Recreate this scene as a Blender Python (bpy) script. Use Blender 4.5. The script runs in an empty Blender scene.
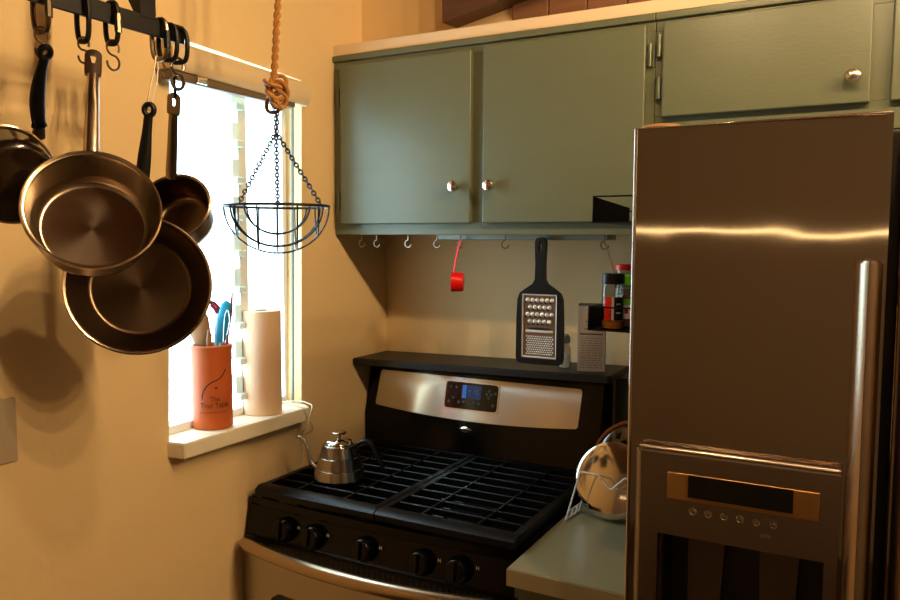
import bpy, bmesh, math, random
from mathutils import Vector, Matrix
random.seed(7)
PI = math.pi
C = bpy.context.scene.collection
V = Vector

# ------------------------------------------------------------------ materials
def lin(h):
    h = h.lstrip('#')
    o = []
    for i in (0, 2, 4):
        c = int(h[i:i+2], 16) / 255
        o.append(c / 12.92 if c <= .04045 else ((c + .055) / 1.055) ** 2.4)
    return (*o, 1)

def mat(name, col, rough=.5, metal=0., spec=.5, noise=None, bump=None, aniso=None, coat=0., trans=0., stretch=None, emis=None, mottle=0.):
    m = bpy.data.materials.new(name); m.use_nodes = True
    nt = m.node_tree; b = nt.nodes['Principled BSDF']
    b.inputs['Base Color'].default_value = lin(col)
    b.inputs['Roughness'].default_value = rough
    b.inputs['Metallic'].default_value = metal
    b.inputs['Specular IOR Level'].default_value = spec
    b.inputs['Coat Weight'].default_value = coat
    b.inputs['Transmission Weight'].default_value = trans
    if emis:
        b.inputs['Emission Color'].default_value = lin(emis[0]); b.inputs['Emission Strength'].default_value = emis[1]
    tc = nt.nodes.new('ShaderNodeTexCoord'); mp = nt.nodes.new('ShaderNodeMapping')
    nt.links.new(tc.outputs['Object'], mp.inputs[0])
    if stretch: mp.inputs['Scale'].default_value = stretch
    if noise:                      # (scale, amount): wear in the paint's own tone
        n = nt.nodes.new('ShaderNodeTexNoise'); n.inputs['Scale'].default_value = noise[0]; n.inputs['Detail'].default_value = 5
        nt.links.new(mp.outputs[0], n.inputs['Vector'])
        mx = nt.nodes.new('ShaderNodeMix'); mx.data_type = 'RGBA'
        c = lin(col); k = noise[1]
        mx.inputs[6].default_value = tuple(max(0, x * (1 - k)) for x in c[:3]) + (1,)
        mx.inputs[7].default_value = tuple(min(1, x * (1 + k)) for x in c[:3]) + (1,)
        nt.links.new(n.outputs['Fac'], mx.inputs[0]); nt.links.new(mx.outputs[2], b.inputs['Base Color'])
    if bump:                       # (scale, strength, distance)
        n2 = nt.nodes.new('ShaderNodeTexNoise'); n2.inputs['Scale'].default_value = bump[0]; n2.inputs['Detail'].default_value = 4
        nt.links.new(mp.outputs[0], n2.inputs['Vector'])
        bp = nt.nodes.new('ShaderNodeBump'); bp.inputs['Strength'].default_value = bump[1]; bp.inputs['Distance'].default_value = bump[2]
        nt.links.new(n2.outputs['Fac'], bp.inputs['Height']); nt.links.new(bp.outputs[0], b.inputs['Normal'])
    if aniso:                      # (amount, rotation): brushed metal
        b.inputs['Anisotropic'].default_value = aniso[0]; b.inputs['Anisotropic Rotation'].default_value = aniso[1]
        t = nt.nodes.new('ShaderNodeTangent'); t.direction_type = 'RADIAL'; t.axis = 'Z'
        nt.links.new(t.outputs[0], b.inputs['Tangent'])
    return m

M = dict(
    wall=mat('cream_plaster', '#E1C491', .6, noise=(2.2, .05), bump=(14, .35, .01), spec=.25),
    ceil=mat('dark_plank_ceiling', '#5A3C26', .6, noise=(8, .3), stretch=(1, 8, 8)),
    floor=mat('floor_tile', '#4A3422', .5, noise=(6, .2)),
    cabinet=mat('sage_green_paint', '#60654D', .36, noise=(5, .06), bump=(60, .10, .003), stretch=(1, 1, 5)),
    soffit=mat('cream_trim_paint', '#E2C7A0', .5, bump=(25, .2, .003)),
    beam=mat('dark_stained_wood', '#50301C', .55, noise=(9, .35), stretch=(1, 8, 8)),
    plank=mat('brown_plank_wood', '#7A5236', .6, noise=(8, .3), stretch=(1, 8, 8)),
    sill=mat('worn_cream_sill_paint', '#E8DBBE', .5, noise=(18, .1), bump=(22, .5, .004)),
    frame=mat('white_window_paint', '#E6ECEC', .45),
    steel=mat('brushed_steel', '#B9B2A8', .27, 1., aniso=(.7, 0.)),
    steelp=mat('panel_steel', '#CFC8BC', .22, 1., aniso=(.9, .25)),
    steelfr=mat('fridge_steel', '#B2A89A', .085, 1., aniso=(.92, 0.), bump=(1.3, .25, .02)),
    steeldk=mat('fridge_steel_frame', '#A0948A', .24, 1.),
    steelh=mat('handle_steel', '#BBA88F', .26, 1.),
    chrome=mat('polished_chrome', '#D8D4CE', .09, 1.),
    nickel=mat('satin_nickel', '#D9D2C8', .2, 1.),
    pan=mat('pan_steel', '#B5A692', .22, 1., aniso=(.75, 0.)),
    panrim=mat('pan_rim_steel', '#C8B8A0', .18, 1.),
    fry=mat('used_pan_steel', '#6C5A48', .3, 1., aniso=(.6, 0.), noise=(9, .25)),
    blackpan=mat('dark_enamel', '#1A100B', .14, coat=.6),
    hook=mat('hook_steel', '#8C7E6C', .28, 1.),
    iron=mat('black_iron', '#0B0908', .5, spec=.3),
    wire=mat('black_wire', '#101214', .4),
    blackgl=mat('gloss_black_enamel', '#030303', .16, spec=.25, noise=(30, .2)),
    blackst=mat('satin_black_enamel', '#050505', .35, spec=.35),
    grate=mat('cast_iron', '#060606', .38, spec=.28, bump=(120, .25, .001)),
    shelf=mat('black_shelf_laminate', '#0C0C0A', .45, noise=(12, .3)),
    plastic=mat('black_plastic', '#070707', .4, spec=.35),
    counter=mat('grey_green_laminate', '#8C8766', .35, noise=(40, .06)),
    counteredge=mat('counter_edge', '#A39A78', .45),
    rope=mat('golden_rope', '#AD7634', .7, bump=(200, .5, .002)),
    terracotta=mat('terracotta', '#C05A20', .6, noise=(10, .06)),
    ink=mat('dark_print', '#2A211C', .6),
    paper=mat('kraft_paper_towel', '#E3BF98', .85, bump=(140, .3, .002)),
    core=mat('cardboard_core', '#6B5D52', .8),
    wood=mat('pale_wood', '#94673F', .55, noise=(14, .25), stretch=(6, 6, 1)),
    blue=mat('blue_silicone', '#1F9FD0', .4),
    maroon=mat('maroon_plastic', '#8E1838', .35),
    red=mat('red_plastic', '#E80E0A', .35),
    green=mat('lime_plastic', '#6FD01C', .4),
    white=mat('white_plastic', '#E4E0D6', .4),
    almond=mat('switch_plate_plastic', '#AE9A80', .5),
    carton=mat('grey_carton', '#B3A79C', .7, noise=(30, .04)),
    print_=mat('faded_print', '#6E6668', .7),
    printp=mat('violet_print_line', '#3D3450', .7),
    amber=mat('amber_spice', '#F58A14', .5),
    salt=mat('white_salt', '#DCDDD6', .8),
    lcd=mat('stove_lcd', '#0C2448', .2, emis=('#1C4F9E', .16)),
    lcdlight=mat('stove_lcd_bright', '#3C78D0', .2, emis=('#3F7FE0', .30)),
    dim=mat('dark_lcd', '#0C1008', .12),
    bezel=mat('champagne_bezel', '#B58A50', .3, .7),
    mark=mat('panel_marking', '#B8B0A2', .5),
    whitewire=mat('white_coated_wire', '#FFFBF4', .35),
    cord=mat('white_cord', '#E8DCC6', .5),
    hole_dark=mat('painted_hole_dark', '#050505', .6),
)

def glass(name, tint, k):
    m = bpy.data.materials.new(name); m.use_nodes = True; nt = m.node_tree; nt.nodes.clear()
    o = nt.nodes.new('ShaderNodeOutputMaterial'); mx = nt.nodes.new('ShaderNodeMixShader')
    t = nt.nodes.new('ShaderNodeBsdfTransparent'); g = nt.nodes.new('ShaderNodeBsdfGlossy'); f = nt.nodes.new('ShaderNodeValue')
    t.inputs[0].default_value = lin(tint); g.inputs['Roughness'].default_value = .03; f.outputs[0].default_value = k
    nt.links.new(f.outputs[0], mx.inputs[0]); nt.links.new(t.outputs[0], mx.inputs[1]); nt.links.new(g.outputs[0], mx.inputs[2])
    nt.links.new(mx.outputs[0], o.inputs[0]); return m
M['pane'] = glass('window_glass', '#F4FAFA', .05)
M['jar'] = glass('clear_jar', '#D9DAD4', .07)

# ------------------------------------------------------------------ shapes
def bx(bm, x0, x1, y0, y1, z0, z1, bev=0., seg=2):
    t = bmesh.new()
    bmesh.ops.create_cube(t, size=1)
    for v in t.verts:
        v.co = V((x0 + (v.co.x + .5) * (x1 - x0), y0 + (v.co.y + .5) * (y1 - y0), z0 + (v.co.z + .5) * (z1 - z0)))
    if bev: bmesh.ops.bevel(t, geom=list(t.edges), offset=bev, segments=seg, affect='EDGES', profile=.5)
    merge(bm, t); return bm

def merge(bm, t):
    me = bpy.data.meshes.new('tmp'); t.to_mesh(me); t.free(); bm.from_mesh(me); bpy.data.meshes.remove(me)

def tube(bm, pts, r, seg=8, closed=False, flat=1., ref=None, cap=True):
    pts = [V(p) for p in pts]; n = len(pts)
    rs = r if isinstance(r, (list, tuple)) else [r] * n
    rings = []; prev = None
    for i, p in enumerate(pts):
        if closed: d = pts[(i + 1) % n] - pts[i - 1]
        else: d = pts[min(i + 1, n - 1)] - pts[max(i - 1, 0)]
        d.normalize()
        if ref is not None: a = V(ref)
        elif prev is not None: a = prev
        else: a = V((0, 0, 1)) if abs(d.z) < .9 else V((1, 0, 0))
        a = a - d * a.dot(d)
        if a.length < 1e-6: a = d.orthogonal()
        a.normalize(); b = d.cross(a); prev = a
        rings.append([bm.verts.new(p + (a * math.cos(2 * PI * k / seg) * flat + b * math.sin(2 * PI * k / seg)) * rs[i]) for k in range(seg)])
    m = n if closed else n - 1
    for i in range(m):
        A, B = rings[i], rings[(i + 1) % n]
        for k in range(seg):
            bm.faces.new((A[k], A[(k + 1) % seg], B[(k + 1) % seg], B[k]))
    if cap and not closed:
        bm.faces.new(rings[0][::-1]); bm.faces.new(rings[-1])
    return bm

def lathe(bm, prof, seg=40, c=(0, 0, 0), axis=None):
    """prof: (r, h) pairs; axis: a Matrix giving the frame (default z up)"""
    c = V(c); Q = axis or Matrix.Identity(3)
    rings = []
    for r, h in prof:
        if r < 1e-6: rings.append([bm.verts.new(c + Q @ V((0, 0, h)))])
        else: rings.append([bm.verts.new(c + Q @ V((r * math.cos(2 * PI * k / seg), r * math.sin(2 * PI * k / seg), h))) for k in range(seg)])
    for A, B in zip(rings, rings[1:]):
        for k in range(seg):
            k2 = (k + 1) % seg
            if len(A) == 1 and len(B) == 1: continue
            if len(A) == 1: bm.faces.new((A[0], B[k2], B[k]))
            elif len(B) == 1: bm.faces.new((A[k], A[k2], B[0]))
            else: bm.faces.new((A[k], A[k2], B[k2], B[k]))
    return bm

def axm(d):
    """3x3 frame with z along d"""
    d = V(d).normalized(); x = V((0, 0, 1)).cross(d)
    if x.length < 1e-4: x = V((1, 0, 0))
    x.normalize(); y = d.cross(x)
    return Matrix((x, y, d)).transposed()

def prism(bm, poly, f0, f1):
    """poly: list of 2D points; f0, f1 map a 2D point to the two end positions"""
    A = [bm.verts.new(f0(*p)) for p in poly]; B = [bm.verts.new(f1(*p)) for p in poly]; n = len(poly)
    bm.faces.new(A[::-1]); bm.faces.new(B)
    for i in range(n): bm.faces.new((A[i], A[(i + 1) % n], B[(i + 1) % n], B[i]))
    return bm

def rrect(x0, x1, z0, z1, r, n=5):
    p = []
    for cx, cz, a0 in ((x1 - r, z0 + r, -90), (x1 - r, z1 - r, 0), (x0 + r, z1 - r, 90), (x0 + r, z0 + r, 180)):
        for i in range(n + 1):
            a = math.radians(a0 + 90 * i / n); p.append((cx + r * math.cos(a), cz + r * math.sin(a)))
    return p

def hole_plate(bm, u0, u1, v0, v1, a0, a1, b0, b1, w0, w1, f, h=None):
    """plate u0..u1 x v0..v1 with a rectangular hole a0..a1 x b0..b1, thick from w0 to w1"""
    o = [(u0, v0), (u1, v0), (u1, v1), (u0, v1)]; h = h or [(a0, b0), (a1, b0), (a1, b1), (a0, b1)]
    R = [[bm.verts.new(f(*p, w)) for p in q] for q in (o, h) for w in (w0, w1)]
    O0, O1, H0, H1 = R
    for i in range(4):
        j = (i + 1) % 4
        bm.faces.new((O0[i], O0[j], H0[j], H0[i])); bm.faces.new((O1[i], H1[i], H1[j], O1[j]))
        bm.faces.new((O0[i], O1[i], O1[j], O0[j])); bm.faces.new((H0[i], H0[j], H1[j], H1[i]))
    return bm

# ------------------------------------------------------------------ objects
def thing(name, label, cat, loc=(0, 0, 0), group=None, frame=None):
    o = bpy.data.objects.new(name, None); C.objects.link(o); o.empty_display_size = .02
    if frame is not None: o.matrix_world = frame
    else: o.location = loc
    o['label'] = label; o['category'] = cat
    if group: o['group'] = group
    return o

def tag(o, label, cat, group=None):
    o['label'] = label; o['category'] = cat
    if group: o['group'] = group
    return o

def obj(name, bm, mats, parent=None, smooth=40, world=True, label=None, origin=None):
    """link bm as one mesh; verts come in world coordinates (world=True) and are moved into the parent's frame"""
    bmesh.ops.recalc_face_normals(bm, faces=list(bm.faces))
    me = bpy.data.meshes.new(name); bm.to_mesh(me); bm.free()
    o = bpy.data.objects.new(name, me); C.objects.link(o)
    for m in (mats if isinstance(mats, (list, tuple)) else [mats]): me.materials.append(m)
    if smooth: me.polygons.foreach_set('use_smooth', [True] * len(me.polygons)); me.set_sharp_from_angle(angle=math.radians(smooth))
    if smooth and len(me.polygons) < 4000: o.modifiers.new('even shading', 'WEIGHTED_NORMAL').keep_sharp = True
    P = Matrix.Identity(4)
    if parent is not None:
        o.parent = parent
        q = parent
        chain = []
        while q is not None: chain.append(q); q = q.parent
        for q in reversed(chain): P = P @ q.matrix_basis
    if world and parent is not None: me.transform(P.inverted())
    if origin is not None:       # own origin (in the coordinates the verts came in)
        oo = P.inverted() @ V(origin) if (world and parent is not None) else V(origin)
        me.transform(Matrix.Translation(-oo)); o.location = oo
    if label: o['label'] = label
    return o

def dup(o, M4=None, parent=None, **props):
    r = o.copy(); C.objects.link(r)
    if M4 is not None: r.matrix_basis = M4
    if parent is not None: r.parent = parent
    for k, v in props.items(): r[k] = v
    for ch in [c for c in C.objects if c.parent == o]: dup(ch, None, r)
    return r

def struct(name, bm, m, parent=None, smooth=30):
    o = obj(name, bm, m, parent, smooth)
    if parent is None: o['kind'] = 'structure'
    return o

def text_mesh(s, size, extrude=.0004, align='CENTER'):
    cu = bpy.data.curves.new('lettering', 'FONT'); cu.body = s; cu.size = size; cu.extrude = extrude; cu.align_x = align; cu.resolution_u = 3
    t = bpy.data.objects.new('lettering', cu); C.objects.link(t)
    me = bpy.data.meshes.new_from_object(t)
    bpy.data.objects.remove(t); bpy.data.curves.remove(cu)
    b = bmesh.new(); b.from_mesh(me); bpy.data.meshes.remove(me); return b

def place(b, f):
    for v in b.verts: v.co = V(f(v.co.x, v.co.y, v.co.z))
    return b

def setmat(bm, n0, idx):
    bm.faces.ensure_lookup_table()
    for f in bm.faces[n0:]: f.material_index = idx

def B(): return bmesh.new()

# ================================================================== ROOM
RX, RY, RZ = 2.9, -3.7, 2.5
struct('floor', bx(B(), -.1, RX + .1, RY - .1, .1, -.1, 0), M['floor'])
struct('ceiling', bx(B(), -.1, RX + .1, RY - .1, .1, RZ, RZ + .1), M['ceil'])
struct('wall_back', bx(B(), -.1, RX + .1, 0, .1, 0, RZ), M['wall'])
M['far'] = mat('brown_far_wall', '#8C7E6E', .7)
struct('wall_right', bx(B(), RX, RX + .1, RY, 0, 0, RZ), M['far'])
struct('wall_front', bx(B(), -.1, RX + .1, RY - .1, RY, 0, RZ), M['far'])
WY0, WY1, WZ0, WZ1 = -.892, -.424, 1.07, 2.005
struct('wall_left', hole_plate(B(), RY, 0, 0, RZ, WY0, WY1, WZ0, WZ1, -.1, 0, lambda u, v, w: (w, u, v), [(WY0, WZ0), (-.430, WZ0), (-.414, WZ1 - .015), (-.862, WZ1 + .003)]), M['wall'])
struct('wall_upper', bx(B(), 0, RX, -.13, 0, 2.11, RZ), M['wall'])
struct('trim_1', bx(B(), 0, RX, -.272, 0, 2.082, 2.112, .003), M['soffit'])['label'] = 'cream plaster ledge along the top of the green cabinets'
# beam and planks of the exposed roof
bm = B()
s = .20
prism(bm, [(0, 0), (0, .13), (1.6, .13 + 1.6 * s), (1.6, 1.6 * s)], lambda u, v: (.325 + u, -.13, min(2.155 + v, 2.499)), lambda u, v: (.335 + u, -.235, min(2.143 + v, 2.499)))
struct('ceiling_beam', bm, M['beam'])['label'] = 'dark brown wooden beam end above the left of the green cabinets'
bm = B()
for i in range(9):
    bx(bm, .50 + i * .105, .602 + i * .105, -.145, -.13, 2.1125, 2.20 + .02 * i, .002, 1)
struct('trim_2', bm, M['plank'])['label'] = 'brown planks on the upper wall behind the beam'
# sill
bm = B()
prism(bm, [(-.1, -.893), (-.1, -.429), (.0, -.429), (.001, -.420), (.046, -.450), (.046, -.888), (.0, -.897)],
      lambda x, y: (x, y, 1.0705), lambda x, y: (x, y, 1.106))
bmesh.ops.bevel(bm, geom=[e for e in bm.edges], offset=.0025, segments=2, affect='EDGES')
so = struct('trim_3', bm, M['sill']); so['label'] = 'thick chipped cream window sill board'

# window (louvred)
w = bpy.data.objects.new('window_1', None); C.objects.link(w); w.location = (-.05, -.658, 1.106); w['kind'] = 'structure'
bm = B()
hole_plate(bm, WY0, WY1, 1.106, WZ1, WY0 + .03, WY1 - .015, 1.125, 1.985, -.085, -.05, lambda u, v, k: (k, u, v))
obj('window_frame', bm, M['frame'], w)
bm = B(); bx(bm, -.082, -.052, -.604, -.574, 1.125, 1.985, .002)
obj('mullion', bm, M['frame'], w)
bm = B()
for i in range(9):
    z = 1.16 + i * .092
    for y in (-.62,):
        bx(bm, -.085, -.045, y - .012, y + .014, z, z + .05, .003, 1)
        bx(bm, -.06, -.03, y - .01, y + .018, z - .012, z + .006, .003, 1)
cm = mat('clip_plastic', '#DCE8E2', .5); nt_ = cm.node_tree
tr_ = nt_.nodes.new('ShaderNodeBsdfTranslucent'); tr_.inputs[0].default_value = lin('#E6F2EC'); mx_ = nt_.nodes.new('ShaderNodeMixShader'); mx_.inputs[0].default_value = .22
nt_.links.new(nt_.nodes['Principled BSDF'].outputs[0], mx_.inputs[1]); nt_.links.new(tr_.outputs[0], mx_.inputs[2]); nt_.links.new(mx_.outputs[0], nt_.nodes['Material Output'].inputs[0])
obj('louvre_clip', bm, cm, w)
bm = B()
for i in range(9):
    z = 1.15 + i * .092
    prism(bm, [(-.084, z), (-.079, z), (-.062, z + .088), (-.067, z + .088)], lambda x, zz: (x, WY0 + .022, zz), lambda x, zz: (x, -.632, zz))
bx(bm, -.07, -.066, -.574, WY1 - .025, 1.125, 1.985)
obj('pane', bm, M['pane'], w)

bm = B(); prism(bm, [(-.033, 0), (-.028, 0), (-.028, 1), (-.033, 1)], lambda x, k: (x, -.4325 + .0155 * k, 1.107 + .885 * k), lambda x, k: (x, -.4285 + .0155 * k, 1.107 + .885 * k))
obj('gasket', bm, mat('grey_gasket', '#5F6E76', .5), w)

# blind valance over the window
t = thing('roller_blind', 'cream rolled blind with a dark bottom bar above the bright window', 'blind', (.03, -.66, 1.92))
bm = B()
prism(bm, [(.004, 1.925), (.045, 1.925), (.055, 1.935), (.058, 1.955), (.053, 1.975), (.040, 1.986), (.004, 1.986)],
      lambda x, z: (x, -.905, z), lambda x, z: (x, -.446, z - .012))
obj('valance', bm, mat('blind_fabric', '#D6BF98', .6, bump=(40, .2, .003)), t)
bm = B(); bx(bm, .012, .042, -.900, -.490, 1.902, 1.924, .004)
obj('bottom_bar', bm, mat('blind_bar', '#6B5A42', .45), t)
bm = B(); bx(bm, .042, .05, -.83, -.80, 1.905, 1.921, .002)
obj('bracket', bm, M['chrome'], t)

struct('trim_4', bx(B(), .764, 1.02, -.010, 0, .916, 1.18, .001, 1), mat('dark_green_panel', '#3E4434', .4))['label'] = 'dark green panel on the wall behind the countertop'  # thin dark green panel set on the back wall

# ================================================================== WALL CABINETS
YF = -.27
def knob(parent, x, z):
    bm = B()
    lathe(bm, [(0, 0), (.007, 0), (.006, .010), (.0085, .014), (.0145, .018), (.0155, .023), (.013, .029), (.007, .032), (0, .033)], 24, (x, YF - .018, z), axm((0, -1, 0)))
    obj('knob', bm, M['nickel'], parent, label='round shiny metal knob')
def hinge(parent, x, z, h=.05):
    bm = B(); tube(bm, [(x, YF - .012, z - h / 2), (x, YF - .012, z + h / 2)], .0045, 8)
    bx(bm, x - .009, x + .009, YF - .0035, YF - .0005, z - h / 2, z + h / 2, .001, 1)
    tube(bm, [(x, YF - .012, z + h / 2), (x, YF - .012, z + h / 2 + .006)], [.003, .001], 8)
    obj('hinge', bm, mat('painted_hinge', '#5E6450', .35, .5), parent)
def door(parent, x0, x1, z0, z1):
    bm = B(); bx(bm, x0, x1, YF - .019, YF - .0005, z0, z1, .004, 3)
    return obj('door', bm, M['cabinet'], parent)

t = thing('wall_cabinet', 'sage green double door wall cabinet hung above the stove', 'cabinet', (0.46, -.13, 1.575))
bm = B(); bx(bm, .001, .9175, YF + .02, -.001, 1.59, 2.08)
obj('carcass', bm, M['cabinet'], t)
bm = B()
bx(bm, .001, .9175, YF, YF + .02, 1.575, 1.61, .002); bx(bm, .001, .9175, YF, YF + .02, 2.04, 2.08, .002)
bx(bm, .001, .042, YF, YF + .02, 1.6101, 2.0399, .0005); bx(bm, .445, .490, YF, YF + .02, 1.6101, 2.0399, .0005); bx(bm, .888, .9175, YF, YF + .02, 1.6101, 2.0399, .0005)
obj('face_frame', bm, M['cabinet'], t)
bm = B(); bx(bm, .001, .9175, YF - .010, YF, 2.064, 2.081, .003)
obj('top_moulding', bm, M['cabinet'], t)
d1 = door(t, .033, .450, 1.605, 2.050); knob(d1, .410, 1.70); hinge(d1, .0245, 1.96); hinge(d1, .0245, 1.67)
d2 = door(t, .484, .899, 1.605, 2.054); knob(d2, .512, 1.70); hinge(d2, .9085, 1.985); hinge(d2, .9085, 1.68)
def cup_hook(parent, x, y, z, r=.009):
    bm = B()
    pts = [(x, y, z + .012), (x, y, z - .002)]
    for i in range(1, 13):
        a = PI / 2 + i * math.radians(22); pts.append((x + r * math.cos(a), y, z - .002 - r + r * math.sin(a)))
    tube(bm, pts, .0019, 6); obj('cup_hook', bm, M['hook'], parent)
HX = [.074, .126, .231, .324, .397, .529, .632, .797]
for x in HX: cup_hook(t, x, -.24, 1.562, .010)

t2 = thing('wall_cabinet', 'short sage green cabinet over the steel refrigerator, single knob showing', 'cabinet', (1.4, -.13, 1.81))
bm = B(); bx(bm, .9185, 1.95, YF + .02, -.001, 1.815, 2.08); obj('carcass', bm, M['cabinet'], t2)
bm = B()
bx(bm, .9185, 1.95, YF, YF + .02, 1.79, 1.848, .002); bx(bm, .9185, 1.95, YF, YF + .02, 2.04, 2.08, .002)
bx(bm, .9185, .944, YF, YF + .02, 1.8481, 2.0399, .0005); bx(bm, 1.35, 1.40, YF, YF + .02, 1.8481, 2.0399, .0005); bx(bm, 1.92, 1.95, YF, YF + .02, 1.8481, 2.0399, .0005)
obj('face_frame', bm, M['cabinet'], t2)
bm = B(); bx(bm, .9185, 1.95, YF - .010, YF, 2.064, 2.081, .003); obj('top_moulding', bm, M['cabinet'], t2)
d3 = door(t2, .9385, 1.357, 1.843, 2.055); knob(d3, 1.325, 1.895); hinge(d3, .929, 2.005); hinge(d3, .929, 1.91)
d4 = door(t2, 1.393, 1.90, 1.843, 2.055); hinge(d4, 1.912, 2.0)

o = obj('strip_light', bx(B(), .318, .80, -.225, -.150, 1.5615, 1.5895, .004), mat('grey_fixture', '#8B948A', .4, .4))
tag(o, 'slim grey strip light fixed under the double door wall cabinet', 'lamp')

# ================================================================== STOVE
def bow(x, k=.018): return -k * (1 - ((x - .383) / .38) ** 2)
def PY(z): return -.112 - (1.105 - z) * .22
st = thing('gas_stove', 'black and stainless gas range standing in the corner under the window', 'stove', (.383, -.33, 0))
X0, X1 = .008, .758
bm = B(); bx(bm, X0, X1, -.64, -.012, .02, .893, .003); obj('body', bm, M['blackst'], st)
def bowstrip(bm, x0, x1, yb, yf, z0, z1, k=.018, n=16, yf1=None, bev=0):
    poly = [(x0, yb)] + [(x0 + (x1 - x0) * i / n, yf + bow(x0 + (x1 - x0) * i / n, k)) for i in range(n + 1)] + [(x1, yb)]
    dy = (yf1 - yf) if yf1 is not None else 0
    t = B()
    prism(t, poly, lambda x, y: (x, y if y == yb else y, z0), lambda x, y: (x, y if y == yb else y + dy, z1))
    if bev: bmesh.ops.bevel(t, geom=[e for e in t.edges if abs(e.verts[0].co.z - e.verts[1].co.z) < 1e-6], offset=bev, segments=2, affect='EDGES')
    merge(bm, t); return bm
bm = B(); bowstrip(bm, X0 - .002, X1 + .002, -.06, -.648, .894, .914, bev=.006); obj('cooktop', bm, M['blackgl'], st)
bm = B(); bowstrip(bm, X0, X1, -.6395, -.662, .822, .893, yf1=-.648); cp = obj('control_panel', bm, M['blackgl'], st)
for x in (.144, .234, .383, .533, .623):
    y = -.656 + bow(x); z = .856
    kb = B(); Q = axm((0, -1, .15))
    lathe(kb, [(0, -.004), (.029, -.004), (.030, .004), (.0265, .012), (.0245, .019), (.021, .0215), (0, .0205)], 28, (x, y - .004, z), Q)
    t_ = B(); bx(t_, -.0045, .0045, -.0205, .0205, .018, .028, .003)
    for v in t_.verts: v.co = V((x, y - .004, z)) + Q @ v.co
    merge(kb, t_)
    obj('knob', kb, M['blackgl'], st)
    b = text_mesh('H', .011)
    n_ = x
    place(b, lambda u, v, w_: (n_ + .043 + u, -.6605 + .1972 * 0 + bow(n_ + .04) - .0002 - w_ + (v + .008) * .197, .864 + v))
    obj('knob_marking', b, M['mark'], cp, label='small pale letter beside the knob')
bm = B(); bowstrip(bm, X0, X1, -.6395, -.664, .792, .8205); obj('vent_strip', bm, M['blackst'], st)
smat_ = mat('slot_grey', '#1C1A16', .5)
for i in range(44):
    x = .07 + i * .0145
    if (i % 15) == 14: continue
    obj('vent_slot', bx(B(), x, x + .007, -.6652 + bow(x), -.66 + bow(x), .797, .814), smat_, st)
# oven door
bm = B(); bowstrip(bm, X0 + .002, X1 - .002, -.6395, -.672, .17, .790, k=.016, bev=.004); od = obj('oven_door', bm, M['steel'], st)
bm = B(); n = 20
pts = []
for i in range(n + 1):
    x = .022 + i * (.722 / n); pts.append((x, -.682 + bow(x, .056), .806))
tube(bm, pts, [.012] + [.017] * (n - 1) + [.012], 12, flat=1.0, ref=(0, 0, 1)); obj('handle', bm, M['steelh'], od)
for x in (.05, .716):
    bm = B(); bx(bm, x - .012, x + .012, -.690, -.672, .778, .796, .003); obj('handle_post', bm, M['steelh'], od)
bm = B(); prism(bm, rrect(.105, .66, .33, .69, .025), lambda x, z: (x, -.673 + bow(x, .016), z), lambda x, z: (x, -.678 + bow(x, .016), z)); obj('oven_window', bm, M['dim'], od)
bm = B(); bx(bm, X0 + .002, X1 - .002, -.665, -.6395, .03, .160, .004); obj('drawer', bm, M['steel'], st)
# backguard
bm = B()
prism(bm, [(-.012, .9), (-.15, .9), (-.128, .935), (-.128, 1.02), (-.0915, 1.1815), (-.012, 1.1815)], lambda y, z: (X0 - .004, y, z), lambda y, z: (X1, y, z))
obj('backguard', bm, M['blackgl'], st)
poly = [(.049, 1.158), (.046, 1.052)] 
n = 18
poly = [(.052, 1.158), (.047, 1.152), (.040, 1.058), (.045, 1.0525)]
for i in range(1, n):
    x = .045 + i * (.645 / n); poly.append((x, 1.0525 - .016 * (1 - ((x - .368) / .323) ** 2)))
poly += [(.690, 1.0525), (.6955, 1.058), (.700, 1.152), (.695, 1.158)]
bm = B(); prism(bm, poly, lambda x, z: (x, PY(z) + .02, z), lambda x, z: (x, PY(z), z)); pn = obj('panel', bm, M['steelp'], st)
bm = B(); prism(bm, rrect(.279, .456, 1.066, 1.149, .010), lambda x, z: (x, PY(z) - .0005, z), lambda x, z: (x, PY(z) - .002, z)); obj('display_frame', bm, M['nickel'], pn)
bm = B(); prism(bm, rrect(.283, .452, 1.070, 1.145, .009), lambda x, z: (x, PY(z) - .002, z), lambda x, z: (x, PY(z) - .003, z)); obj('display', bm, M['dim'], pn)
bm = B()
for xa, xb in ((.352, .399), (.338, .3515)): prism(bm, [(xa, 1.101), (xb, 1.101), (xb, 1.138), (xa, 1.138)], lambda x, z: (x, PY(z) - .003, z), lambda x, z: (x, PY(z) - .0036, z))
bm.faces.ensure_lookup_table(); setmat(bm, 6, 1)
obj('screen', bm, [M['lcd'], M['lcdlight']], pn)
b = text_mesh('2:00', .019); place(b, lambda u, v, k: (.376 + u, PY(1.113 + v) - .0038 - k, 1.113 + v)); obj('clock_digits', b, mat('lcd_digits', '#4C7C98', .4), pn)
bmat_ = mat('button_grey', '#3A4040', .4)
for (x, z) in [(.300, 1.13), (.318, 1.13), (.297, 1.088), (.330, 1.088), (.345, 1.090), (.362, 1.088), (.378, 1.090), (.394, 1.088), (.425, 1.128), (.418, 1.118), (.432, 1.118), (.425, 1.108), (.445, 1.122), (.440, 1.088), (.310, 1.100)]:
    bm = B(); lathe(bm, [(0, 0), (.0045, 0), (.004, .0008), (0, .0008)], 12, (x, PY(z) - .003, z), axm((0, -1, .22)))
    obj('touch_button', bm, bmat_, pn)
bm = B(); lathe(bm, [(0, 0), (.021, 0), (.019, .003), (.012, .005), (0, .006)], 28, (0, 0, 0), axm((0, -1, 0)))
for v in bm.verts: v.co = V((.358 + v.co.x, -.1285 + v.co.y, 1.012 + v.co.z * .42))
obj('badge', bm, M['chrome'], st, label='small oval chrome badge')
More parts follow.
